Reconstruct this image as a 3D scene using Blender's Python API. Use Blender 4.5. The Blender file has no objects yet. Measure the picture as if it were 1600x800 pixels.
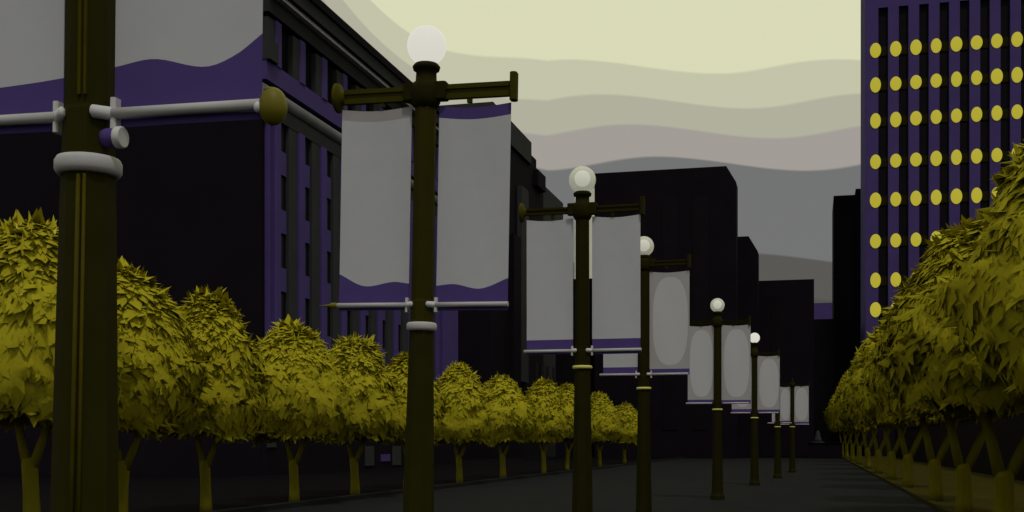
import bpy, math, random
from mathutils import Vector, noise
R = math.radians
sc = bpy.context.scene
COL = sc.collection
F = 1850.0                      # focal length in pixels of the 1600 px wide photograph
EYE = 1.7
HZ, CX = 691.0, 800.0
A = math.atan(470.0 / F)        # the street runs this far to the right of the view axis
SA, CA = math.sin(A), math.cos(A)

def lin(r, g, b):
    def f(c):
        c /= 255.0
        return c / 12.92 if c <= 0.04045 else ((c + 0.055) / 1.055) ** 2.4
    return (f(r), f(g), f(b))
def S(u, v, z=0.0): return Vector((u * CA + v * SA, -u * SA + v * CA, z))      # street coordinates to world
def uv_at(px, Y): X = (px - CX) / F * Y; return (X * CA - Y * SA, X * SA + Y * CA)
def v_on(px, u):                # along-street position of a picture column on the plane u = const
    t = (px - CX) / F; z = -u / (SA - t * CA); return z * (t * SA + CA), z
def u_on(px, v): t = (px - CX) / F; z = v / (t * SA + CA); return z * (t * CA - SA), z
def H(py, Y): return EYE + (HZ - py) / F * Y

# ---------------------------------------------------------------- materials
def mat(name, col, rough=0.75, var=0.12, scale=3.0, spec=0.15, metal=0.0, bump=0.0, vscale=(1, 1, 1)):
    m = bpy.data.materials.new(name); m.use_nodes = True
    nt = m.node_tree; b = nt.nodes['Principled BSDF']
    b.inputs['Roughness'].default_value = rough; b.inputs['Metallic'].default_value = metal
    b.inputs['Specular IOR Level'].default_value = spec
    tc = nt.nodes.new('ShaderNodeTexCoord'); mp = nt.nodes.new('ShaderNodeMapping'); mp.inputs['Scale'].default_value = vscale
    nz = nt.nodes.new('ShaderNodeTexNoise'); nz.inputs['Scale'].default_value = scale; nz.inputs['Detail'].default_value = 5
    rp = nt.nodes.new('ShaderNodeValToRGB')
    c = Vector(col)
    lo, hi = c * (1 - var), c * (1 + var)
    rp.color_ramp.elements[0].position = 0.3; rp.color_ramp.elements[1].position = 0.7
    rp.color_ramp.elements[0].color = (*lo, 1); rp.color_ramp.elements[1].color = (*hi, 1)
    nt.links.new(tc.outputs['Object'], mp.inputs[0]); nt.links.new(mp.outputs[0], nz.inputs['Vector'])
    nt.links.new(nz.outputs[0], rp.inputs[0]); nt.links.new(rp.outputs[0], b.inputs['Base Color'])
    if bump:
        bp = nt.nodes.new('ShaderNodeBump'); bp.inputs['Strength'].default_value = bump; bp.inputs['Distance'].default_value = 0.02
        nt.links.new(nz.outputs[0], bp.inputs['Height']); nt.links.new(bp.outputs[0], b.inputs['Normal'])
    return m
def emit(name, col, strength=1.0):
    m = bpy.data.materials.new(name); m.use_nodes = True
    b = m.node_tree.nodes['Principled BSDF']
    b.inputs['Base Color'].default_value = (*[c * 0.1 for c in col], 1); b.inputs['Roughness'].default_value = 0.5
    b.inputs['Specular IOR Level'].default_value = 0.1
    b.inputs['Emission Color'].default_value = (*col, 1); b.inputs['Emission Strength'].default_value = strength
    return m

M = {}
PURPLE = (0.064, 0.042, 0.158)
M['cloth'] = mat('banner_cloth', (0.455, 0.455, 0.475), 0.9, 0.02, 6, 0.05)
M['cloth_warm'] = mat('banner_cloth_hem', (0.34, 0.32, 0.32), 0.9, 0.03, 6, 0.05)
M['purple_cloth'] = mat('purple_cloth', (0.075, 0.051, 0.185), 0.9, 0.04, 6, 0.05)
M['purple'] = mat('purple_stone', PURPLE, 0.8, 0.08, 0.6, 0.1)
M['purple_dim'] = mat('purple_panel', (0.062, 0.043, 0.155), 0.8, 0.08, 0.6, 0.1)
M['black'] = mat('black_stone', (0.0078, 0.0058, 0.0085), 0.85, 0.12, 0.4, 0.04)
M['glass'] = mat('dark_glass', (0.0068, 0.0052, 0.0072), 0.6, 0.15, 0.8, 0.05)
M['grey'] = mat('dark_grey_stone', (0.034, 0.034, 0.035), 0.85, 0.10, 0.7, 0.08)
M['soot'] = mat('sooty_grey_stone', (0.028, 0.028, 0.029), 0.85, 0.10, 0.5, 0.06)
M['mid'] = mat('weathered_grey_moulding', (0.16, 0.16, 0.155), 0.8, 0.18, 0.8, 0.1)
M['pale'] = mat('pale_moulding', (0.62, 0.62, 0.62), 0.8, 0.06, 1.2, 0.1)
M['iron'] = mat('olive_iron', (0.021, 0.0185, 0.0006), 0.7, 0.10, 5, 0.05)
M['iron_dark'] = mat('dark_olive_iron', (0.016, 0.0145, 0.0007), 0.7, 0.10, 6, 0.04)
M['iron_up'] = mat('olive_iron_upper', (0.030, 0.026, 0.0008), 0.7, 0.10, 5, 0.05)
M['iron_arm'] = mat('pale_olive_iron', (0.042, 0.037, 0.001), 0.7, 0.10, 6, 0.05)  # lighter olive for the near arms and end plates
M['iron_light'] = mat('light_olive_iron', (0.055, 0.047, 0.0015), 0.7, 0.12, 8, 0.05)  # lighter olive of the finials; also colours the near pole's painted light stripes
M['ball'] = mat('yellow_olive_enamel', (0.14, 0.12, 0.004), 0.5, 0.08, 8, 0.2)
M['rod'] = mat('grey_painted_rod', (0.43, 0.42, 0.41), 0.7, 0.05, 6, 0.2)
M['white'] = mat('off_white_paint', (0.55, 0.55, 0.54), 0.7, 0.05, 6, 0.2)
M['ring_y'] = mat('pale_yellow_band', (0.62, 0.58, 0.15), 0.6, 0.05, 6, 0.2)
M['bark'] = mat('olive_bark', (0.15, 0.13, 0.006), 0.9, 0.15, 7, 0.05, bump=0.5, vscale=(1, 1, 0.25))
M['leaf'] = mat('olive_leaves', (0.385, 0.338, 0.017), 0.85, 0.06, 1.6, 0.02)
M['leaf_tip'] = mat('lit_leaf_tips', (0.60, 0.54, 0.07), 0.8, 0.1, 6, 0.1)  # paler leaf colour stands for light caught by the crown tips
M['soil'] = mat('dark_soil', (0.032, 0.028, 0.002), 0.95, 0.25, 1.5, 0.03, bump=0.4)
M['walk'] = mat('dark_pavement', (0.0030, 0.0022, 0.0032), 0.95, 0.15, 0.8, 0.03)
M['kerb'] = mat('kerb_stone', (0.014, 0.014, 0.0135), 0.9, 0.15, 2, 0.05)
M['lit'] = emit('lit_yellow_lamp', lin(171, 162, 50))
M['globe'] = emit('lit_opal_glass', lin(213, 211, 200))
M['bulb'] = emit('bright_lamp_core', lin(216, 216, 202))
M['ivory'] = mat('pale_ivory_stone', (0.85, 0.85, 0.70), 0.8, 0.04, 0.3, 0.1)

def thin_leaf(m, f):                # light passes through the leaves
    nt = m.node_tree; b = nt.nodes['Principled BSDF']; out = nt.nodes['Material Output']
    tl = nt.nodes.new('ShaderNodeBsdfTranslucent'); mx = nt.nodes.new('ShaderNodeMixShader'); mx.inputs[0].default_value = f
    nt.links.new(b.inputs['Base Color'].links[0].from_socket, tl.inputs[0])
    nt.links.new(b.outputs[0], mx.inputs[1]); nt.links.new(tl.outputs[0], mx.inputs[2]); nt.links.new(mx.outputs[0], out.inputs[0])
thin_leaf(M['leaf'], 0.12)

def oval_cloth():
    m = mat('oval_print_cloth', (0.385, 0.37, 0.365), 0.9, 0.02, 6, 0.05)
    nt = m.node_tree; b = nt.nodes['Principled BSDF']
    old = b.inputs['Base Color'].links[0].from_socket
    tc = nt.nodes.new('ShaderNodeTexCoord'); sp = nt.nodes.new('ShaderNodeSeparateXYZ')
    nt.links.new(tc.outputs['Generated'], sp.inputs[0])
    def mth(op, a, c):
        n = nt.nodes.new('ShaderNodeMath'); n.operation = op
        for i, s in enumerate((a, c)):
            if isinstance(s, (int, float)): n.inputs[i].default_value = s
            else: nt.links.new(s, n.inputs[i])
        return n.outputs[0]
    dx = mth('ABSOLUTE', mth('DIVIDE', mth('SUBTRACT', sp.outputs[0], 0.52), 0.44), 0)
    dz = mth('ABSOLUTE', mth('DIVIDE', mth('SUBTRACT', sp.outputs[2], 0.49), 0.45), 0)
    r = mth('ADD', mth('POWER', dx, 2.6), mth('POWER', dz, 2.6))
    inside = mth('LESS_THAN', r, 1.0)
    mx = nt.nodes.new('ShaderNodeMix'); mx.data_type = 'RGBA'
    nt.links.new(inside, mx.inputs[0]); nt.links.new(old, mx.inputs[6]); mx.inputs[7].default_value = (0.50, 0.50, 0.52, 1)
    nt.links.new(mx.outputs[2], b.inputs['Base Color'])
    return m
M['oval'] = oval_cloth()

def opal_shell():               # thin frosted globe round a bright core
    m = bpy.data.materials.new('frosted_globe'); m.use_nodes = True; nt = m.node_tree
    b = nt.nodes['Principled BSDF']; b.inputs['Base Color'].default_value = (0.5, 0.5, 0.42, 1); b.inputs['Roughness'].default_value = 0.6
    b.inputs['Specular IOR Level'].default_value = 0.1
    b.inputs['Emission Color'].default_value = (*lin(150, 150, 134), 1); b.inputs['Emission Strength'].default_value = 0.6
    tr = nt.nodes.new('ShaderNodeBsdfTransparent'); mx = nt.nodes.new('ShaderNodeMixShader'); mx.inputs[0].default_value = 0.38
    out = nt.nodes['Material Output']
    nt.links.new(b.outputs[0], mx.inputs[1]); nt.links.new(tr.outputs[0], mx.inputs[2]); nt.links.new(mx.outputs[0], out.inputs[0])
    return m
M['shell'] = opal_shell()

def paving():
    m = mat('promenade_paving', (0.0132, 0.0132, 0.0142), 0.95, 0.10, 0.5, 0.03)
    nt = m.node_tree; b = nt.nodes['Principled BSDF']
    old = b.inputs['Base Color'].links[0].from_socket
    tc = nt.nodes.new('ShaderNodeTexCoord'); br = nt.nodes.new('ShaderNodeTexBrick')
    br.inputs['Scale'].default_value = 1.0; br.inputs['Brick Width'].default_value = 1.2; br.inputs['Row Height'].default_value = 0.6
    br.inputs['Mortar Size'].default_value = 0.012
    br.inputs['Color1'].default_value = (1, 1, 1, 1); br.inputs['Color2'].default_value = (0.93, 0.93, 0.93, 1); br.inputs['Mortar'].default_value = (0.7, 0.7, 0.7, 1)
    mx = nt.nodes.new('ShaderNodeMix'); mx.data_type = 'RGBA'; mx.blend_type = 'MULTIPLY'; mx.inputs[0].default_value = 1
    nt.links.new(tc.outputs['Object'], br.inputs['Vector'])
    nt.links.new(old, mx.inputs[6]); nt.links.new(br.outputs[0], mx.inputs[7]); nt.links.new(mx.outputs[2], b.inputs['Base Color'])
    return m
M['paving'] = paving()

# ---------------------------------------------------------------- mesh helpers
class MB:
    def __init__(s): s.v = []; s.f = []; s.smooth = []
    def box(s, x0, x1, y0, y1, z0, z1, ch=0.0):
        if ch:                                  # small bevel on the vertical edges
            pts = [(x0 + ch, y0), (x1 - ch, y0), (x1, y0 + ch), (x1, y1 - ch), (x1 - ch, y1), (x0 + ch, y1), (x0, y1 - ch), (x0, y0 + ch)]
            return s.prism(pts, z0, z1)
        i = len(s.v)
        s.v += [(x0, y0, z0), (x1, y0, z0), (x1, y1, z0), (x0, y1, z0), (x0, y0, z1), (x1, y0, z1), (x1, y1, z1), (x0, y1, z1)]
        s.f += [tuple(i + k for k in q) for q in ((0, 3, 2, 1), (4, 5, 6, 7), (0, 1, 5, 4), (1, 2, 6, 5), (2, 3, 7, 6), (3, 0, 4, 7))]
        return s
    def prism(s, pts, z0, z1):
        n = len(pts); i = len(s.v)
        s.v += [(x, y, z0) for x, y in pts] + [(x, y, z1) for x, y in pts]
        s.f.append(tuple(i + k for k in range(n - 1, -1, -1))); s.f.append(tuple(i + n + k for k in range(n)))
        for k in range(n): s.f.append((i + k, i + (k + 1) % n, i + n + (k + 1) % n, i + n + k))
        return s
    def lathe(s, prof, n=24, axis='z', c=(0, 0, 0), ph=0.0, smooth=True):
        i = len(s.v); m = len(prof)
        for r, h in prof:
            for k in range(n):
                t = ph + 2 * math.pi * k / n; a, b = r * math.cos(t), r * math.sin(t)
                p = (a, b, h) if axis == 'z' else ((h, a, b) if axis == 'x' else (b, h, a))
                s.v.append((p[0] + c[0], p[1] + c[1], p[2] + c[2]))
        for j in range(m - 1):
            for k in range(n):
                k2 = (k + 1) % n
                s.f.append((i + j * n + k, i + j * n + k2, i + (j + 1) * n + k2, i + (j + 1) * n + k))
                if smooth: s.smooth.append(len(s.f) - 1)
        s.f.append(tuple(i + k for k in range(n - 1, -1, -1))); s.f.append(tuple(i + (m - 1) * n + k for k in range(n)))
        return s
    def ball(s, c, r, sz=1.0, n=24, m=14, sx=1.0):
        i = len(s.v)
        for j in range(1, m):
            th = math.pi * j / m
            for k in range(n):
                t = 2 * math.pi * k / n
                s.v.append((c[0] + sx * r * math.sin(th) * math.cos(t), c[1] + r * math.sin(th) * math.sin(t), c[2] - r * sz * math.cos(th)))
        b = len(s.v); s.v += [(c[0], c[1], c[2] - r * sz), (c[0], c[1], c[2] + r * sz)]
        for j in range(m - 2):
            for k in range(n):
                k2 = (k + 1) % n; s.f.append((i + j * n + k, i + j * n + k2, i + (j + 1) * n + k2, i + (j + 1) * n + k)); s.smooth.append(len(s.f) - 1)
        for k in range(n):
            k2 = (k + 1) % n
            s.f.append((b, i + k2, i + k)); s.smooth.append(len(s.f) - 1)
            s.f.append((b + 1, i + (m - 2) * n + k, i + (m - 2) * n + k2)); s.smooth.append(len(s.f) - 1)
        return s
    def tube(s, path, n=9):
        i = len(s.v); m = len(path)
        for j, (p, r) in enumerate(path):
            p = Vector(p); q0 = Vector(path[max(0, j - 1)][0]); q1 = Vector(path[min(m - 1, j + 1)][0])
            d = (q1 - q0).normalized(); a = d.cross(Vector((0, 1, 0.01))).normalized(); b = d.cross(a)
            for k in range(n):
                t = 2 * math.pi * k / n; s.v.append(tuple(p + r * (math.cos(t) * a + math.sin(t) * b)))
        for j in range(m - 1):
            for k in range(n):
                k2 = (k + 1) % n; s.f.append((i + j * n + k, i + (j + 1) * n + k, i + (j + 1) * n + k2, i + j * n + k2)); s.smooth.append(len(s.f) - 1)
        s.f.append(tuple(i + k for k in range(n))); s.f.append(tuple(i + (m - 1) * n + k for k in range(n - 1, -1, -1)))
        return s
    def mesh(s, name, m):
        me = bpy.data.meshes.new(name); me.from_pydata(s.v, [], s.f); me.update()
        if s.smooth:
            fl = [False] * len(s.f)
            for k in s.smooth: fl[k] = True
            me.polygons.foreach_set('use_smooth', fl)
        me.materials.append(m)
        return me
    def build(s, name, m, parent=None): return obj(name, s.mesh(name, m), parent)

def obj(name, me, parent=None, loc=None):
    o = bpy.data.objects.new(name, me); COL.objects.link(o)
    if parent: o.parent = parent
    if loc: o.location = loc
    return o
def tag(o, label, cat, group=None):
    o['label'] = label; o['category'] = cat
    if group: o['group'] = group
    return o
def thing(name, label, cat, loc, rz=-A, group=None):
    o = bpy.data.objects.new(name, None); COL.objects.link(o); o.location = loc; o.rotation_euler = (0, 0, rz); o.empty_display_size = 0.3
    return tag(o, label, cat, group)
def struct(name, mb, m, z=0.0):
    o = mb.build(name, m); o.rotation_euler = (0, 0, -A); o.location = (0, 0, z); o['kind'] = 'structure'; return o

# ---------------------------------------------------------------- ground (street-aligned)
def sheet(x0, x1, y0, y1): b = MB(); b.v = [(x0, y0, 0), (x1, y0, 0), (x1, y1, 0), (x0, y1, 0)]; b.f = [(0, 1, 2, 3)]; return b
struct('ground', sheet(-2500, 2500, -500, 4000), M['walk'], -0.03)
struct('promenade', sheet(-13.15, 3.05, -40, 131), M['paving'], -0.004)
struct('pavement', MB().box(-70, -13.45, -40, 131, -0.02, 0.10), M['walk'])
struct('kerb', MB().box(-13.44, -13.15, -40, 131, -0.02, 0.12, 0.03), M['kerb'])
struct('kerb', MB().box(3.05, 3.25, -40, 160, -0.02, 0.09, 0.02), M['soil'])
struct('verge', MB().box(3.26, 8.6, -40, 160, -0.02, 0.06), M['soil'])

# ---------------------------------------------------------------- street lamps and banners
def octo(prof): return [(r, h) for r, h in prof]
def cloth_mesh(name, x0, x1, zb, zt, m, ybow, nx=20, nz=14):
    """zb(x), zt(x): lower and upper edge; a gently bowed cloth about 6 mm thick."""
    b = MB()
    for side in (0, 1):
        for j in range(nz + 1):
            for i in range(nx + 1):
                s = i / nx; x = x0 + (x1 - x0) * s; z = zb(s) + (zt(s) - zb(s)) * j / nz
                b.v.append((x, ybow(s, z) + (0.006 if side else 0), z))
    W = nx + 1; N = W * (nz + 1)
    for j in range(nz):
        for i in range(nx):
            a = j * W + i; b.f.append((a, a + 1, a + 1 + W, a + W)); b.f.append((N + a, N + a + W, N + a + 1 + W, N + a + 1))
            b.smooth += [len(b.f) - 2, len(b.f) - 1]
    def rim(*q):                                # rim faces get vertices of their own so the cloth shades flat to its edge
        i0 = len(b.v); b.v += [b.v[k] for k in q]; b.f.append((i0, i0 + 1, i0 + 2, i0 + 3))
    for i in range(nx):
        rim(i, N + i, N + i + 1, i + 1); t = nz * W + i; rim(t, t + 1, N + t + 1, N + t)
    for j in range(nz):
        a = j * W; rim(a, a + W, N + a + W, N + a); a += nx; rim(a, N + a, N + a + W, a + W)
    return b.mesh(name, m)

def street_lamp(px, Y, ys, label, near=True, lit='opal', rods=(1, 1), arms=(1, 1), tone='iron', ring_mat='rod', tip=False, lean=0.0):
    """ys = picture rows of (collar, lower rod, arm, globe centre)."""
    u, v = uv_at(px, Y)
    zr, zb, za, zg = (H(y, Y) for y in ys)
    t = thing('street_lamp', label, 'street lamp', S(u, v), group='banner lamp posts along the promenade')
    t.rotation_euler = (0, lean, -A)
    im = M[tone]
    P8 = math.pi / 8
    MB().lathe([(0.225, 0), (0.225, 0.10), (0.20, 0.16), (0.185, 0.22), (0.172, 0.5), (0.166, 0.9), (0.128, zr - 0.02)], 8, ph=P8 + 0.12, smooth=False).build('lower_pole', im, t)
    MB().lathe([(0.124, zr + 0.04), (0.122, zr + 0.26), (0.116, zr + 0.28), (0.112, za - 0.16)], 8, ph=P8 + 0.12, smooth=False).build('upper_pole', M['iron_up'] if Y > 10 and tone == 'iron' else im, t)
    rr = 0.158 if ring_mat == 'rod' else 0.155
    hh = 0.045 if ring_mat == 'rod' else 0.028
    MB().lathe([(rr - 0.03, zr - hh), (rr - 0.012, zr - hh * 0.9), (rr, zr - hh * 0.45), (rr, zr + hh * 0.45), (rr - 0.012, zr + hh * 0.9), (rr - 0.03, zr + hh)], 28).build('collar', M[ring_mat], t)
    # capital under the globe
    g0 = zg - 0.205
    cp = MB().lathe([(0.112, za - 0.16), (0.15, za - 0.10), (0.155, za + 0.04), (0.135, za + 0.10), (0.11, za + 0.12), (0.105, g0 - 0.06), (0.135, g0 - 0.05), (0.145, g0 - 0.015), (0.12, g0 + 0.015)], 20)
    cp.build('capital', M['iron_dark'], t)
    if near:
        for sx in (-1, 1):
            MB().box(sx * 0.16 - 0.07, sx * 0.16 + 0.07, -0.075, 0.075, za - 0.075, za + 0.10, 0.02).build('arm_bracket', M['iron_dark'], t)
    if lit == 'opal':
        g = MB().ball((0, 0, zg), 0.205, n=36, m=22).build('globe', M['globe'], t)
    elif lit == 'frost':
        g = MB().ball((0, 0, zg), 0.21, n=36, m=22).build('globe', M['shell'], t)
        MB().ball((0, 0, zg + 0.02), 0.125, n=24, m=16).build('bulb', M['bulb'], g)
    else:
        MB().lathe([(0.08, g0), (0.05, g0 + 0.06), (0.09, g0 + 0.12), (0.03, g0 + 0.19), (0.004, g0 + 0.25)], 16).build('finial', M['iron_dark'], t)
    for i, sx in enumerate((-1, 1)):
        if arms[i]:
            def X(x): return sx * x
            b = MB()
            xs = sorted((X(0.135), X(0.90)))
            k = 1.35 if Y < 15 else (0.95 if Y < 30 else 0.8)
            b.box(xs[0], xs[1], -0.03, 0.03, za + 0.02 * k, za + 0.055 * k, 0.008)
            b.box(xs[0], xs[1], -0.03, 0.03, za - 0.055 * k, za - 0.02 * k, 0.008)
            b.box(xs[0], xs[1], -0.010, 0.010, za - 0.0205 * k, za + 0.0205 * k)
            bx = sorted((X(0.45), X(0.50)))
            b.box(bx[0], bx[1], -0.02, 0.02, za - 0.12, za - 0.046)
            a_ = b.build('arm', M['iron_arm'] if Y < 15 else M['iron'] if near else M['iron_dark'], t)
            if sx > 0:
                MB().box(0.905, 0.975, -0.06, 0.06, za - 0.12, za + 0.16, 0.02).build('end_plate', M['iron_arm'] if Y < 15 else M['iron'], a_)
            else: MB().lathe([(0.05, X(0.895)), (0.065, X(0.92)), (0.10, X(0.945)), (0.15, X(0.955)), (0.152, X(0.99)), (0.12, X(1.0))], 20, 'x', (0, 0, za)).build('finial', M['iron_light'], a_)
        if rods[i]:
            L = 0.93 * rods[i]
            rd = MB().lathe([(0.026, sx * 0.155), (0.026, sx * L)], 14, 'x', (0, -0.036, zb)).build('banner_rod', M['rod'], t)
            if near:
                c = MB().lathe([(0.012, sx * 0.07), (0.032, sx * 0.085), (0.032, sx * 0.15), (0.03, sx * 0.16)], 14, 'x', (0, -0.125 + 0.125, zb))
                c.v = [(x, y - 0.09 if abs(x) < 0.12 else y - 0.03, z) for x, y, z in c.v]
                xs = sorted((sx * 0.142, sx * 0.172)); c.box(xs[0], xs[1], -0.05, 0.02, zb - 0.075, zb + 0.075, 0.008)
                c.build('rod_clip', M['white'], t)
            if tip and sx < 0:
                kb = MB().lathe([(0.028, sx * L), (0.03, sx * (L + 0.02)), (0.03, sx * (L + 0.06)), (0.012, sx * (L + 0.1)), (0.004, sx * (L + 0.2))], 14, 'x', (0, -0.036, zb))
                kb.build('rod_tip', M['ball'], rd)
    return t, (u, v, zr, zb, za, lean)

def banner(L, side, ytop, ybot, Y, label, x0=0.155, w=0.735, wave=None, band=0.12, top=None, cloth='cloth', group='grey street banners hung from the lamp posts'):
    u, v, zr, zb, za, lean = L
    zt = H(ytop, Y); z0 = H(ybot, Y)
    xa, xb = (x0, x0 + w) if side > 0 else (-x0 - w, -x0)
    sag = lambda s: zt - 0.03 * math.sin(math.pi * s)
    bow = lambda s, z: 0.012 * math.sin(math.pi * s) * math.sin(math.pi * min(1, max(0, (z - z0) / (zt - z0)))) + 0.003 * math.sin(7 * s + z * 2.2)
    wv = wave or (lambda s: band)
    t = obj('street_banner', None); tag(t, label, 'banner', group)
    t.location = S(u, v); t.rotation_euler = (0, lean, -A)
    lo = lambda s: z0 + wv(s)
    hi = sag if not top else (lambda s: sag(s) - top[0])
    obj('cloth_panel', cloth_mesh('cloth_panel', xa, xb, lo, hi, M[cloth], bow), t)
    obj('bottom_band', cloth_mesh('bottom_band', xa, xb, lambda s: z0 - (0.058 if Y < 20 else 0.02), lo, M['purple_cloth'], bow, nz=4), t)
    if top: obj('top_band', cloth_mesh('top_band', xa, xb, hi, sag, M[top[1]], bow, nz=3), t)
    return t

def wave_pts(pts, side=1):
    """smooth curve through (s, height) pairs"""
    def f(s):
        for k in range(len(pts) - 1):
            (a, ha), (b, hb) = pts[k], pts[k + 1]
            if s <= b or k == len(pts) - 2:
                (p, hp), (q, hq) = pts[max(0, k - 1)], pts[min(len(pts) - 1, k + 2)]
                m0, m1 = (hb - hp) / (b - p), (hq - ha) / (q - a)
                d = b - a; t = min(1, (s - a) / d); t2, t3 = t * t, t * t * t
                return (2 * t3 - 3 * t2 + 1) * ha + (t3 - 2 * t2 + t) * d * m0 + (3 * t2 - 2 * t3) * hb + (t3 - t2) * d * m1
    return f

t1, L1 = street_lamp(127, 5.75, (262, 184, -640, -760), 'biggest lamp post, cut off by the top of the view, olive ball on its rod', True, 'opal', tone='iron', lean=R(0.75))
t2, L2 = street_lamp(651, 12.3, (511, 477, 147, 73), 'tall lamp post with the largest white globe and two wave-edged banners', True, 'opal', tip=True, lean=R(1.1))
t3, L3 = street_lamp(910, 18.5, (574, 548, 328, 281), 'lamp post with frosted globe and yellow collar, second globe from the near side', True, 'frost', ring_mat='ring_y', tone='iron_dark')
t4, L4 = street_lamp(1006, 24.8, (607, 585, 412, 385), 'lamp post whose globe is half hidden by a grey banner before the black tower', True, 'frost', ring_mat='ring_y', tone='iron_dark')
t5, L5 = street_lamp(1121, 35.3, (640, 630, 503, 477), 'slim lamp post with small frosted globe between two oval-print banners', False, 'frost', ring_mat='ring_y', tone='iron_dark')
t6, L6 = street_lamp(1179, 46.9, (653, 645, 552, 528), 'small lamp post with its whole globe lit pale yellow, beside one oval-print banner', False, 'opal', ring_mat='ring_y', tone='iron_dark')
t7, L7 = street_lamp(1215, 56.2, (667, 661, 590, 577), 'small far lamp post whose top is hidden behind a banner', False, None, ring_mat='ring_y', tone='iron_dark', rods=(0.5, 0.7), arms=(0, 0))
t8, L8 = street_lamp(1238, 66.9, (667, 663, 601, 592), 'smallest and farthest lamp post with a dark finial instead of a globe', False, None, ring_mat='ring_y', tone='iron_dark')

# near lamp extras: egg finial at the end of its right rod, little floodlight under the rod
zb1 = L1[3]
eg = MB().ball((0.985, -0.03, zb1 - 0.012), 0.066, 1.32, 24, 16).ball((0.975, -0.03, zb1 + 0.062), 0.036, 0.4, 16, 8).build('ball_finial', M['ball'], t1)
MB().ball((0.925, -0.06, zb1 - 0.02), 0.022, 1.2, 14, 8).build('rod_tip', M['white'], eg)
fl = MB().lathe([(0.040, 0.10), (0.046, 0.12), (0.046, 0.185)], 20, 'x', (0, -0.03, H(221, 5.75))).build('floodlight', M['purple_cloth'], t1)
MB().lathe([(0.05, 0.172), (0.052, 0.18), (0.052, 0.205), (0.046, 0.21)], 20, 'x', (0, -0.03, H(221, 5.75))).build('rim', M['white'], fl)
# raised strips on the near pole: its sunlit stripes put into lighter iron
for k, (xx, wd) in enumerate(((0.022, 0.016), (0.052, 0.012))):
    MB().box(xx - wd / 2, xx + wd / 2, -0.118, -0.105, L1[2] + 0.32, L1[4] - 0.2).build('lit_stripe', M['iron_light'], t1)

for xx, rad in ((0.03, 0.013), (0.062, 0.010)):
    zt_ = L1[2] - 0.06
    MB().tube([((xx * 1.25, -0.166 + 0.0, 0.9), rad), ((xx, -0.124, zt_), rad * 0.8)], 8).build('lit_stripe', M['iron_light'], t1)
px1, px2, px3, px4, px5, px6, px7, px8 = 5.75, 12.3, 18.5, 24.8, 35.3, 46.9, 56.2, 66.9
banner(L1, -1, -600, 184, px1, 'huge grey banner left of the biggest lamp post, with a purple foot', 0.145, 0.72, wave_pts([(0, 0.17), (0.4, 0.17), (0.75, 0.185), (1, 0.20)]))
banner(L1, 1, -600, 184, px1, 'huge grey banner right of the biggest lamp post, purple foot rising at its edge', 0.137, 0.772, wave_pts([(0, 0.235), (0.27, 0.26), (0.62, 0.205), (0.82, 0.25), (1.0, 0.34)]))
banner(L2, -1, 166, 476, px2, 'grey banner with grey top hem and wavy purple foot, left of largest globe post', 0.150, 0.775, wave_pts([(0, 0.33), (0.36, 0.20), (0.78, 0.24), (1, 0.22)]), top=(0.11, 'cloth_warm'))
banner(L2, 1, 168, 477, px2, 'grey banner with purple top band and wavy purple foot, right of largest globe post', 0.150, 0.765, wave_pts([(0, 0.20), (0.25, 0.215), (0.62, 0.165), (1, 0.27)]), top=(0.12, 'purple_cloth'))
banner(L3, -1, 340, 547, px3, 'grey banner with straight purple foot, left of the second globe post', 0.15, 0.745, band=0.17)
banner(L3, 1, 339, 548, px3, 'grey banner with straight purple foot, right of the second globe post', 0.155, 0.755, band=0.18)
banner(L4, -1, 424, 583, px4, 'grey banner mostly hidden behind another banner, only its purple-edged lower end showing', 0.13, 0.73, band=0.13)
banner(L4, 1, 425, 585, px4, 'grey oval-print banner in front of the black tower, its post globe half hidden', 0.12, 0.83, band=0.11, cloth='oval')
banner(L5, -1, 508, 629, px5, 'oval-print banner left of the slim lamp post', 0.10, 0.78, band=0.09, cloth='oval')
banner(L5, 1, 508, 630, px5, 'oval-print banner right of the slim lamp post', 0.12, 0.85, band=0.09, cloth='oval')
banner(L6, -1, 556, 643, px6, 'oval-print banner almost wholly hidden, a thin strip beside the pale yellow globe post', 0.09, 0.80, band=0.10, cloth='oval')
banner(L6, 1, 556, 644, px6, 'oval-print banner right of the small post with the pale yellow globe', 0.11, 0.86, band=0.10, cloth='oval')
banner(L7, -1, 610, 660, px7, 'small grey banner end peeping out low behind a larger oval-print banner', 0.06, 0.20, band=0.03, cloth='cloth')
banner(L8, -1, 604, 660, px8, 'smallest banner, left of the farthest lamp post', 0.08, 0.62, band=0.08, cloth='oval')
banner(L8, 1, 603, 662, px8, 'small oval-print banner right of the farthest lamp post, against black buildings', 0.08, 0.82, band=0.10, cloth='oval')

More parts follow.
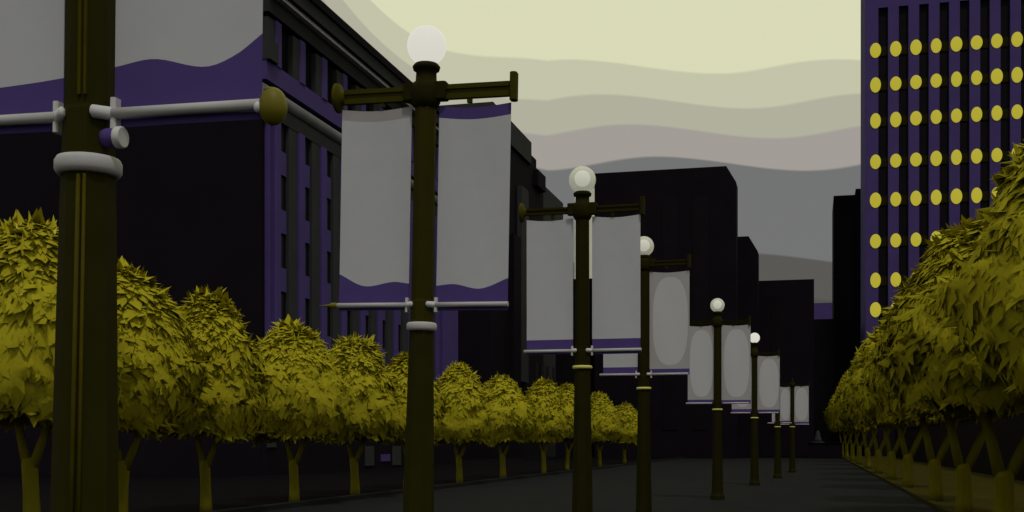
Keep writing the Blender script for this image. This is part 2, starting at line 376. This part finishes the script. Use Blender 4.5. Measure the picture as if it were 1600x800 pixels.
# ---------------------------------------------------------------- trees
def crown_profile(h, full=False):
    """radius factor over height 0..1: wide low, rounded top"""
    if h < 0.22: return 0.70 + 0.30 * math.sin(h / 0.22 * math.pi / 2)
    return max(0.0, 1 - ((h - 0.22) / 0.78) ** (1.9 if full else 1.02)) ** (0.60 if full else 0.60)
def crown_mesh(seed, Rad, z0, z1, n_big, n_small, skew=0.0, full=False):
    """leafy shell: a lumpy core under overlapping leaf sprays whose shading follows the crown's own lumps"""
    rnd = random.Random(seed); off = Vector((seed * 7.3, seed * 3.1, seed * 1.7))
    nu, nv = 44, 34
    def surf(th, h):
        r = Rad * crown_profile(h, full)
        p = Vector((r * math.cos(th), r * math.sin(th), z0 + (z1 - z0) * h))
        k = noise.noise(p * 0.8 + off) * 0.32 + noise.noise(p * 2.0 + off) * 0.19 + noise.noise(p * 4.5 + off) * 0.07
        p.x *= 1 + k; p.y *= 1 + k; p.z += 0.24 * noise.noise(p * 1.3 + off * 2)
        p.x += skew * (h - 0.4)
        return p
    zc = z0 + (z1 - z0) * 0.40
    def nrm(th, h):
        p = surf(th, h); h = min(max(h, 0.02), 0.96)
        n = (surf(th + 0.09, h) - surf(th - 0.09, h)).cross(surf(th, h + 0.03) - surf(th, h - 0.03))
        n = n.normalized() if n.length > 1e-9 else Vector((0, 0, 1))
        e = Vector((p.x / Rad, p.y / Rad, (p.z - zc) / (z1 - z0) * 1.9)).normalized()
        if n.dot(e) < 0: n = -n
        n = n * 0.45 + e * 0.8; n.z = max(n.z, -0.6)
        return n.normalized()
    b = MB(); nn_ = []; mi = []
    for j in range(nv + 1):
        h = min((j / nv) ** 0.9 if j else 0, 0.985)
        for i in range(nu):
            th = 2 * math.pi * i / nu; b.v.append(tuple(surf(th, h))); nn_.append(nrm(th, h))
    for j in range(nv):
        for i in range(nu):
            i2 = (i + 1) % nu; b.f.append((j * nu + i, j * nu + i2, (j + 1) * nu + i2, (j + 1) * nu + i))
    b.f.append(tuple(nv * nu + i for i in range(nu)))
    lowc = len(b.v); b.v.append((0, 0, z0 + 0.16)); nn_.append(Vector((0, 0, -1)))
    for i in range(nu): b.f.append((lowc, (i + 1) % nu, i))
    mi += [0] * len(b.f)
    def leaf(p, d, n, L, W, soft, m=0):
        d = d.normalized(); s = d.cross(n)
        if s.length < 1e-4: return
        s.normalize(); n2 = s.cross(d).normalized()
        i = len(b.v)
        q = [p - d * L * 0.25, p + s * W * 0.5 + d * L * 0.22 - n2 * W * 0.12, p + d * L * 0.85, p - s * W * 0.5 + d * L * 0.22 - n2 * W * 0.12, p + d * L * 0.2 + n2 * W * 0.06]
        b.v.extend(tuple(x) for x in q)
        if n2.dot(soft) < 0: n2 = -n2
        nn_.extend([(soft * 0.94 + n2 * 0.06).normalized()] * 5)
        b.f.extend([(i, i + 1, i + 4), (i + 1, i + 2, i + 4), (i + 2, i + 3, i + 4), (i + 3, i, i + 4)]); mi.extend([m] * 4)
    for k in range(n_big + n_small):
        big = k < n_big
        th = rnd.uniform(0, 2 * math.pi); h = rnd.random() ** 0.9 * 0.985
        p = surf(th, h); n = nrm(th, h)
        down = (Vector((0, 0, -1)) - n * (-n.z))
        if down.length > 1e-6: down = down.normalized() * min(1, down.length * 1.6)
        rv = Vector((rnd.gauss(0, 1), rnd.gauss(0, 1), rnd.gauss(0, 1)))
        d = n * 0.10 + down * 0.8 + rv * 0.34
        L = rnd.uniform(0.24, 0.42) if big else rnd.uniform(0.13, 0.24)
        out_ = rnd.random() < 0.12
        leaf(p + n * rnd.uniform(0.0, 0.03), (d + n * 0.42) if out_ else (d - n * d.dot(n) * 0.72), (n + rv * 0.06).normalized(), L, L * rnd.uniform(0.45, 0.7), (n + rv * 0.05).normalized())
    for k in range(420):                                    # sprays standing out of the upper outline
        th = rnd.uniform(0, 2 * math.pi); h = rnd.uniform(0.15, 0.98); p = surf(th, h); n = nrm(th, h)
        d = n * 0.8 + Vector((0, 0, 0.9 * h - 0.35)) + Vector((rnd.gauss(0, .4), rnd.gauss(0, .4), rnd.gauss(0, .3)))
        leaf(p, d, Vector((rnd.gauss(0, .5), -1, 0.3)), rnd.uniform(0.16, 0.38), rnd.uniform(0.07, 0.14), n)
    for k in range(190):                                    # underside leaves hang from the rim
        th = rnd.uniform(0, 2 * math.pi); p = surf(th, 0.0); f = rnd.random() ** 0.5
        p = Vector((p.x * f, p.y * f, p.z + 0.1 * (1 - f)))
        d = Vector((math.cos(th) * 0.9, math.sin(th) * 0.9, -0.5 + rnd.gauss(0, 0.3)))
        leaf(p, d, Vector((rnd.gauss(0, .3), rnd.gauss(0, .3), 1)), rnd.uniform(0.2, 0.42), rnd.uniform(0.12, 0.22), Vector((math.cos(th) * .6, math.sin(th) * .6, -0.12)).normalized())
    for c in range(8):                                      # a few tips on the upper outline, caught light put into their colour
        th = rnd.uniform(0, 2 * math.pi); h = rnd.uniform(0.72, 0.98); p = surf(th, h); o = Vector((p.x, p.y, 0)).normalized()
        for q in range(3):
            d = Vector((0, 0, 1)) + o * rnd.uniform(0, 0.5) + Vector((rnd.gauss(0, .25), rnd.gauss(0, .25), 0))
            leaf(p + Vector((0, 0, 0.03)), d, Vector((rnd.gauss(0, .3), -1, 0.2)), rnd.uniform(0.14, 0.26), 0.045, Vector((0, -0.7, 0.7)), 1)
    b.smooth = list(range(len(b.f)))
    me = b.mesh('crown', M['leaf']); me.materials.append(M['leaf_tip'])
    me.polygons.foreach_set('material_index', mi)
    me.normals_split_custom_set_from_vertices([tuple(n) for n in nn_])
    return me
def trunk_mesh(seed, r, fork, top, spread):
    rnd = random.Random(seed); b = MB()
    lean = rnd.uniform(-0.06, 0.06)
    b.tube([((0, 0, -0.05), r * 1.18), ((0, 0, 0.25), r * 1.02), ((lean * .4, 0, fork * 0.6), r * 0.92), ((lean, 0, fork), r * 0.95), ((lean - 0.02, 0, fork + 0.10), r * 0.8)], 10)
    for sx, k in ((-1, 0.55), (1, 1.0)):
        b.tube([((lean + sx * r * 0.2, 0, fork - 0.12), r * 0.62), ((lean + sx * spread * k * 0.5, 0.05 * sx, fork + (top - fork) * 0.55), r * 0.5), ((lean + sx * spread * k, 0.08 * sx, top + 0.35), r * 0.4), ((lean + sx * spread * k * 1.3, 0.1 * sx, top + 1.0), r * 0.2)], 8)
    return b.mesh('trunk', M['bark'])

LV = []
for s in range(4):
    c = crown_mesh(s + 1, 1.42, 1.92, 5.15, 1500, 3600, skew=-0.10)
    LV.append((c, trunk_mesh(s + 1, 0.135, 1.12, 1.95, 0.46)))
RV = []
for s in range(4):
    c = crown_mesh(s + 11, 1.75, 2.32, 5.78, 3000, 6500, full=True)
    RV.append((c, trunk_mesh(s + 11, 0.185, 1.0, 2.35, 0.85)))

def tree(kind, k, u, v, sc3, rz, label, group):
    c, tr = kind[k % 4]
    t = thing('street_tree', label, 'tree', S(u, v, 0.08), -A, group)
    t.scale = sc3
    obj('trunk', tr, t)
    cr = obj('crown', c, t); cr.rotation_euler = (0, 0, rz)
    return t
left = [  # picture column, distance, crown top row, crown bottom row, label
    (50, 21.4, 338, 624, 'yellow-green tree at the far left edge, left of the biggest lamp post'),
    (188, 24.2, 408, 656, 'yellow-green tree half hidden behind the biggest lamp post'),
    (322, 27.4, 455, 686, 'whole yellow-green tree next right of the biggest lamp post, before the black wall'),
    (460, 32.0, 496, 692, 'yellow-green tree below the corner of the columned building'),
    (555, 36.4, 522, 693, 'yellow-green tree with a spiky top just left of the largest globe post'),
    (636, 41.0, 548, 693, 'yellow-green tree largely hidden behind the largest globe post'),
    (718, 47.0, 568, 693, 'yellow-green tree just right of the largest globe post'),
    (786, 53.7, 583, 694, 'yellow-green tree in the row midway between the two large globe posts'),
    (850, 61.0, 590, 694, 'yellow-green tree just left of the second globe post'),
    (886, 68.0, 598, 694, 'yellow-green tree behind the second globe post, half covered by its pole'),
    (937, 78.0, 614, 695, 'small yellow-green tree just right of the second globe post'),
    (976, 90.0, 628, 697, 'smallest yellow-green tree, at the far end of the left row beside a lamp pole'),
]
GL = 'clipped trees in the left row'
for k, (px, Y, yt, yb, lab) in enumerate(left):
    u, v = uv_at(px, Y); ht = H(yt, Y)
    w = 1.0 + 0.05 * math.sin(k * 2.1)
    if k < 2: w = 1.12
    tree(LV, k, u, v, (w, w, (ht - 0.08 - 0.2) / 5.05), k * 1.9 + 0.4, lab, GL)
GR = 'clipped trees in the right row'
rz_list = [16.6, 21.4, 27.0, 33.2, 43, 52, 62, 74, 88, 103, 120, 138]
rl = ['yellow-green tree cut by the right edge of the view, tallest against the purple tower',
      'yellow-green tree with the rightmost whole forked trunk in the right row',
      'second forked-trunk tree in the right row, counted from the view edge',
      'thick-trunked tree in the right row, third visible trunk from the view edge',
      'fourth visible trunk of the right row, its crown merged into the hedge-like mass',
      'fifth visible trunk of the right row, slim and dark under the merged crowns',
      'sixth visible trunk of the right row, close to where trunks merge',
      'seventh tree of the right row, trunk overlapping its neighbours',
      'eighth tree of the right row, crown below the lowest lit tower lamps',
      'ninth tree of the right row, small crown near the far tip',
      'next-to-last tree of the right row, tiny trunk lost in the dark',
      'farthest tree of the right row, forming its pointed far tip']
for k, (Y, lab) in enumerate(zip(rz_list, rl)):
    t = ((3.95 if k == 0 else 3.35) / Y + SA) / CA; X = t * Y; u = X * CA - Y * SA; v = X * SA + Y * CA
    s = 1.0 + 0.04 * math.sin(k * 1.7) + max(0, k - 6) * 0.02
    hz_ = (1.08, 1.0, 1.02, 1.05, 1.09, 1.12, 1.14, 1.18, 1.22, 1.26, 1.3, 1.3)[k]
    s = 1.0 + 0.03 * math.sin(k * 1.7)
    tree(RV, k, u, v, (s, s * 1.2, hz_), k * 2.3, lab, GR)

# ---------------------------------------------------------------- columned building (left)
UB = -26.0
v0 = v_on(408, UB)[0]; v1 = v_on(706, UB)[0]
B1 = thing('columned_building', 'dark classical building with purple pilasters and a heavy roof cornice behind the left trees', 'building', S(UB, v0))
Lb = v1 - v0
MB().box(-40, -0.02, 0, Lb, 0, 24.2).build('wall', M['black'], B1)
MB().box(-40.3, 1.10, -0.25, Lb + 0.6, 24.36, 24.80).build('roof', M['black'], B1)
MB().box(-0.02, 0.98, 0.0, Lb + 0.4, 23.65, 24.358).build('cornice', M['soot'], B1)
MB().box(-0.02, 0.72, 0.0, Lb + 0.3, 23.45, 23.648).build('cornice_moulding', M['pale'], B1)
MB().box(-0.02, 0.40, 0.0, Lb + 0.2, 22.65, 23.448).build('frieze', M['soot'], B1)
MB().box(-0.02, 0.30, -0.05, Lb, 19.35, 20.3).build('sill_band', M['purple'], B1)
eb = MB().lathe([(0.32, -0.1), (0.32, Lb)], 16, 'y', (0.05, 0, 18.85)); eb.build('string_course', M['mid'], B1)
MB().box(-0.02, 0.22, -0.03, Lb, 17.7, 18.4).build('architrave', M['soot'], B1)
MB().box(-0.02, 0.52, -0.10, 0.9, 20.302, 21.3, 0.04).build('corner_block', M['grey'], B1)
pitch = 2.87
nb = int(Lb / pitch)
pil = MB().box(0.0, 0.34, -0.32, 0.32, 3.4, 17.68, 0.05).mesh('pilaster', M['purple'])
pier = MB().box(0.0, 0.20, -0.50, 0.50, 3.4, 17.69).mesh('pier', M['grey'])
glassm = MB().box(0.0, 0.03, -0.5, 0.5, 0, 1.62).mesh('window', M['glass'])
bar = MB().box(0.03, 0.07, -0.03, 0.03, 0, 1.62).mesh('glazing_bar', M['soot'])
spd = MB().box(0.0, 0.12, -0.36, 0.40, 0, 1.18).mesh('spandrel', M['purple_dim'])
att = MB().box(0.0, 0.36, -0.34, 0.34, 20.302, 22.5, 0.05).mesh('attic_pilaster', M['purple'])
attg = MB().box(0.0, 0.30, -0.38, 0.38, 20.302, 22.45).mesh('attic_pier', M['grey'])
for k in range(nb + 1):
    y = 1.25 + k * pitch
    if y + 0.5 > Lb: break
    obj('pilaster', pil, B1, (0, y, 0)); obj('attic_pilaster', att, B1, (0, y, 0)); obj('attic_pier', attg, B1, (0, y - 0.75, 0))
    if k == 0: obj('pilaster', MB().box(0, 0.2, -0.12, 0.12, 3.4, 17.67).mesh('pilaster', M['purple']), B1, (0, y - 0.75, 0))
    if y + 2.4 > Lb: continue
    obj('pier', pier, B1, (0, y + 1.96, 0))
    for f in range(5):
        z = 3.42 + f * 2.93
        obj('spandrel', spd, B1, (0, y + 0.95, z + 0.01))
        if k < 7 or f > 2:
            w = obj('window', glassm, B1, (0, y + 0.95, z + 1.2))
            obj('glazing_bar', bar, w)
MB().box(-0.01, 0.5, Lb - 3.6, Lb, 3.4, 17.66, 0.05).build('corner_pier', M['purple'], B1)
MB().box(0.0, 0.38, -0.02, Lb, 0, 3.398).build('plinth', M['black'], B1)
# ground floor openings seen under the crowns
def gf(px0, px1, py0, py1, m, name, lab=None):
    va, z = v_on(px0, UB + 0.4); vb, _ = v_on(px1, UB + 0.4)
    o = MB().box(0.381, 0.44, va - v0, vb - v0, H(py1, z), H(py0, z), 0.02).build(name, M[m], B1)
    if lab: o['label'] = lab
gf(570, 584, 697, 728, 'grey', 'shop_window'); gf(613, 626, 697, 727, 'grey', 'shop_window'); gf(595, 609, 710, 721, 'purple', 'sign_panel', 'small purple panel at street level'); gf(417, 431, 690, 699, 'grey', 'shop_window')

# ---------------------------------------------------------------- stepped building beyond it
U2 = -30.0
va = v_on(766, U2)[0]; vb = v_on(826, U2)[0]; vc = v_on(849, U2)[0]; vd = v_on(880, U2)[0]
zc = v_on(826, U2)[1]
B2 = thing('stepped_building', 'black building with stepped roofline beyond the columned building, behind the second globe post', 'building', S(U2, va))
MB().box(-30, 0, 0, vb - va, 0, 32.0).build('wall', M['black'], B2)
MB().box(-30, 0.25, 0.1, vb - va + 0.3, 32.0, 34.4).build('parapet', M['grey'], B2)
vq = v_on(838, U2)[0]
MB().box(-30, 0, vb - va + 0.01, vq - va, 0, 33.3).build('wall', M['black'], B2)
MB().box(-30, 0, vq - va + 0.01, vc - va, 0, 32.4).build('wall', M['black'], B2)
MB().box(-30, 0.0, vc - va + 0.01, vd - va, 0, 31.3).build('wall', M['grey'], B2)
def strip(px0, px1, py0, py1, m, nm):
    a, z = v_on(px0, U2); b_, _ = v_on(px1, U2)
    MB().box(0.01, 0.5, a - va, b_ - va, max(0, H(py1, z)), H(py0, z)).build(nm, M[m], B2)
strip(796, 807, 365, 600, 'black', 'buttress'); strip(808, 819, 290, 596, 'grey', 'pier')
strip(834, 846, 265, 290, 'black', 'buttress')
for k in range(6):
    a = v_on(836 + k * 9, U2)[0] - va
    for f in range(4): MB().box(0.0, 0.04, a, a + 1.4, 8 + f * 5, 10.6 + f * 5).build('window', M['glass'], B2)

# ---------------------------------------------------------------- far towers
def tower(name, label, blocks, Y, m='black', depth=16, cat='building', wins=True):
    """blocks: (left column, right column, top row, base height, chamfer); the front faces stand at one along-street distance"""
    u0, v_ = uv_at(blocks[0][0], Y)
    t = thing(name, label, cat, S(u0, v_))
    for i, (xl, xr, top, zb, ch, back) in enumerate(blocks):
        ua, za = u_on(xl, v_ + back); ub, zb_ = u_on(xr, v_ + back)
        z1 = H(top, za); x0, x1 = ua - u0, ub - u0
        b = MB()
        if ch:
            pts = [(x0, zb), (x1, zb), (x1, z1 - ch * 1.7), (x1 - ch, z1), (x0, z1)]
            n = len(pts)
            b.v = [(x, back, z) for x, z in pts] + [(x, back + depth, z) for x, z in pts]
            b.f = [tuple(range(n)), tuple(range(2 * n - 1, n - 1, -1))] + [(k, k + n, (k + 1) % n + n, (k + 1) % n) for k in range(n)]
        else: b.box(x0, x1, back, back + depth, zb, z1)
        b.build('wall', M[m], t)
        if wins:
            for q in range(int((x1 - x0) / 3.2)):
                MB().box(x0 + 0.9 + q * 3.2, x0 + 2.5 + q * 3.2, back - 0.06, back - 0.001, max(zb, 2) + 1, z1 - 3).build('window_strip', M['glass'], t)
    return t
tower('office_tower', 'wide black tower with a slanted top corner behind the lamp with half hidden globe', [(929, 1150, 271, 0, 1.0, 0), (868, 928.6, 437, 0, 0, 1.5)], 127, depth=3)
tower('office_block', 'black block with a small slanted corner stepping down right of the wide black tower', [(1100, 1184, 372, 0, 1.0, 0)], 133, depth=3)
tower('low_block', 'low flat-topped black block between the wide tower and the purple gap', [(1150, 1272, 440, 0, 0, 0)], 139, depth=10)
tower('low_block', 'lowest black block under the small purple block at the street end', [(1190, 1330, 501, 0, 0, 0)], 150, depth=6)
tower('distant_block', 'small plain purple block seen in the gap between black towers', [(1262, 1312, 474, 0, 0, 0)], 260, m='purple', wins=False)
tower('slim_tower', 'slim black tower with a stepped top against the purple tower', [(1302.5, 1400, 306, 0, 0, 0), (1337, 1400, 295, 8, 0, 1)], 160, depth=12)
tower('pale_tower', 'slender pale tower seen just behind the second globe post', [(898, 929.5, 296, 0, 0, 0)], 240, m='ivory', wins=False)
# low dark terrace closing the street and the little monument on it
uA, vA = uv_at(1262, 126); uE, _ = u_on(1316, vA)
tr = thing('terrace', 'low black terrace block closing the far end of the promenade', 'terrace', S(uA, vA))
MB().box(0, uE - uA, 0, 6, 0, H(692, 126) - 0.05).build('wall', M['black'], tr)
MB().box(-0.1, uE - uA + 0.1, -0.1, 6.1, H(692, 126) - 0.05, H(692, 126)).build('coping', M['black'], tr)
uM, vM = uv_at(1278, 128)
mo = thing('monument', 'tiny grey bell-shaped monument at the street end beside the right row tip', 'monument', S(uM, vM, H(692, 126)))
MB().lathe([(0.72, 0), (0.70, 0.10), (0.50, 0.12)], 20).build('base', M['grey'], mo)
MB().lathe([(0.46, 0.12), (0.36, 0.45), (0.26, 0.75), (0.20, 1.1), (0.10, 1.28), (0.01, 1.35)], 20).build('body', M['grey'], mo)
# dark wall behind the right row
w_ = thing('boundary_wall', 'low dark wall behind the trunks of the right tree row', 'wall', S(8.7, 8))
MB().box(0, 0.5, 0, 128, 0, 3.0).build('wall', M['black'], w_); MB().box(-0.06, 0.56, 0, 128, 3.0, 3.15).build('coping', M['black'], w_)

# ---------------------------------------------------------------- purple tower with lit lamps (right)
YT = 140.0
uT, vT = uv_at(1352, YT)
T = thing('purple_tower', 'tall purple tower with black window strips and rows of yellow lit lamps', 'tower', S(uT, vT))
def tu(px): return u_on(px, vT)[0] - uT
def tz(px, py): return H(py, u_on(px, vT)[1])
xr = tu(1600) + 14
topz = tz(1365, 13)
MB().box(0.06, xr, 0.55, 14, 0, topz + 9).build('core', M['black'], T)
MB().box(0.0, 0.058, 0.545, 14, 8.2, topz + 9).build('side_panel', M['purple'], T)
MB().box(-0.15, xr, -0.3, 14.1, 0, 8.2).build('podium', M['black'], T)
MB().box(0, xr, 0, 0.54, topz, topz + 9).build('crown_panel', M['purple'], T)
piers = [(1352, 1372.5)] + [(1387.5 + k * 31.8, 1404.5 + k * 31.8) for k in range(10)]
for i, (a, b_) in enumerate(piers):
    MB().box(tu(a) + (0 if i else 0), tu(b_), 0.0, 0.54, 8.2, topz - 0.003, 0.03).build('pier', M['purple'], T)
for k in range(10):
    a, b_ = tu(1372.5 + k * 31.8), tu(1387.5 + k * 31.8)
    MB().box(a + 0.01, b_ - 0.01, 0.42, 0.545, 8.2, topz - 0.01).build('window_strip', M['glass'], T)
rows = [79, 133, 189, 253, 313, 377, 438, 484]
fr = MB().lathe([(0.72, 0.06), (0.70, 0.0)], 24, 'y').mesh('bezel', M['iron'])
rnd = random.Random(5)
for ri, y in enumerate(rows):
    zz = tz(1365, y)
    if True:
        MB().box(tu(1372), tu(1690), 0.30, 0.41, zz - 0.6, zz + 0.5).build('glow_band', M['iron_dark'], T)  # olive bars stand for the glow between the lamps, put into colour
    for k in range(9 if ri < 6 else 4):
        cx = tu(1368 + k * 31.6)
        lb = MB()
        n = 20; hw = 0.62 + rnd.uniform(-0.03, 0.03); hh_ = 0.86 + rnd.uniform(-0.05, 0.05)
        lb.ball((0, 0, 0), hw, hh_ / hw, 20, 12)
        lb.v = [(x, yy * 0.35, z) for x, yy, z in lb.v]
        o = lb.build('wall_lamp', M['lit'], T); o.location = (cx, -0.02, zz)

# ---------------------------------------------------------------- sky
w = bpy.data.worlds.new('World'); sc.world = w; w.use_nodes = True
nt = w.node_tree; nt.nodes.clear()
N = nt.nodes.new; Lk = nt.links.new
def mth(op, a, c=0.0, clamp=False):
    n = N('ShaderNodeMath'); n.operation = op; n.use_clamp = clamp
    for i, s in enumerate((a, c)):
        if isinstance(s, (int, float)): n.inputs[i].default_value = s
        else: Lk(s, n.inputs[i])
    return n.outputs[0]
SUN_EL, SUN_AZ = R(60), R(180 - 16)         # azimuth from +Y towards +X
tc = N('ShaderNodeTexCoord'); sp = N('ShaderNodeSeparateXYZ'); Lk(tc.outputs['Generated'], sp.inputs[0])
x, y, z = sp.outputs
hyp = mth('SQRT', mth('ADD', mth('MULTIPLY', x, x), mth('MULTIPLY', y, y)))
az = mth('ARCTAN2', x, y)
te = mth('DIVIDE', z, mth('MAXIMUM', hyp, 0.001))
te = mth('MULTIPLY', te, mth('ADD', 1.0, mth('MINIMUM', mth('MULTIPLY', mth('MULTIPLY', az, az), 0.5), 0.15)))
g = mth('MAXIMUM', mth('SUBTRACT', -0.05, az), 0.0)
g = mth('MULTIPLY', mth('MULTIPLY', g, g), 6.0)
g = mth('ADD', g, mth('MULTIPLY', mth('MAXIMUM', mth('SUBTRACT', 0.03, az), 0.0), 0.22))
g = mth('MINIMUM', g, 0.12)
ph = mth('ADD', mth('SUBTRACT', az, 0.124), mth('MULTIPLY', mth('SUBTRACT', te, 0.24), 0.9))
wv = mth('MULTIPLY', mth('COSINE', mth('MULTIPLY', ph, 29.0)), 0.006)
nz = N('ShaderNodeTexNoise'); nz.inputs['Scale'].default_value = 5.0; nz.inputs['Detail'].default_value = 3; Lk(tc.outputs['Generated'], nz.inputs['Vector'])
nzv = mth('MULTIPLY', mth('SUBTRACT', nz.outputs[0], 0.5), 0.005)
f = mth('SUBTRACT', mth('SUBTRACT', mth('SUBTRACT', te, g), wv), nzv)
ramp = N('ShaderNodeValToRGB'); cr = ramp.color_ramp; cr.interpolation = 'LINEAR'
bands = [(0.0, (80, 78, 74)), (0.1165, (89, 87, 82)), (0.153, (115, 115, 115)), (0.236, (163, 157, 150)), (0.262, (178, 177, 158)), (0.288, (197, 197, 170)), (0.317, (219, 219, 184))]
stops = [(0.0, bands[0][1])]
for (p0, c0), (p1, c1) in zip(bands, bands[1:]): stops += [(p1 - 0.0002, c0), (p1 + 0.0002, c1)]
while len(cr.elements) < len(stops): cr.elements.new(0.5)
for e, (p, c) in zip(cr.elements, stops): e.position = min(1, p * 2); e.color = (*lin(*c), 1)
Lk(mth('MULTIPLY', f, 2.0), ramp.inputs[0])
# banded sky ahead; unseen sky overhead and behind is added even fill light
mr = N('ShaderNodeMapRange'); mr.interpolation_type = 'SMOOTHSTEP'; Lk(y, mr.inputs[0]); mr.inputs[1].default_value = 0.35; mr.inputs[2].default_value = 0.86
mr.inputs[3].default_value = 0.95; mr.inputs[4].default_value = 1.0
mb = N('ShaderNodeMapRange'); mb.interpolation_type = 'SMOOTHSTEP'; Lk(y, mb.inputs[0]); mb.inputs[1].default_value = -0.1; mb.inputs[2].default_value = 0.5
mc = N('ShaderNodeMix'); mc.data_type = 'RGBA'; Lk(mb.outputs[0], mc.inputs[0]); mc.inputs[6].default_value = (*lin(182, 182, 172), 1); Lk(ramp.outputs[0], mc.inputs[7])
bg = N('ShaderNodeBackground'); Lk(mc.outputs[2], bg.inputs[0]); Lk(mr.outputs[0], bg.inputs[1])
sky = N('ShaderNodeTexSky'); sky.sky_type = 'NISHITA'; sky.sun_disc = False; sky.sun_elevation = SUN_EL; sky.sun_rotation = SUN_AZ
bg2 = N('ShaderNodeBackground'); Lk(sky.outputs[0], bg2.inputs[0]); bg2.inputs[1].default_value = 0.05
mx = N('ShaderNodeMixShader'); mx.inputs[0].default_value = 0.02; Lk(bg.outputs[0], mx.inputs[1]); Lk(bg2.outputs[0], mx.inputs[2])
out = N('ShaderNodeOutputWorld'); Lk(mx.outputs[0], out.inputs[0])

sl = bpy.data.lights.new('sun', 'SUN'); sl.energy = 0.98; sl.angle = R(7); sl.color = (1.0, 0.975, 0.95)
so = bpy.data.objects.new('sun', sl); COL.objects.link(so)
d = Vector((math.sin(SUN_AZ) * math.cos(SUN_EL), math.cos(SUN_AZ) * math.cos(SUN_EL), math.sin(SUN_EL)))
so.rotation_euler = d.to_track_quat('Z', 'Y').to_euler(); so.location = d * 60

# ---------------------------------------------------------------- camera
cam = bpy.data.cameras.new('camera'); co = bpy.data.objects.new('camera', cam); COL.objects.link(co)
co.location = (0, 0, EYE); co.rotation_euler = (R(90), 0, 0)
cam.sensor_width = 36; cam.lens = 36 * F / 1600; cam.shift_y = (HZ - 400) / 1600
cam.clip_end = 6000; cam.clip_start = 0.1
sc.camera = co
vs = sc.view_settings; vs.view_transform = 'Standard'; vs.look = 'None'; vs.exposure = 0; vs.gamma = 1; vs.use_curve_mapping = False
sc.cycles.max_bounces = 6
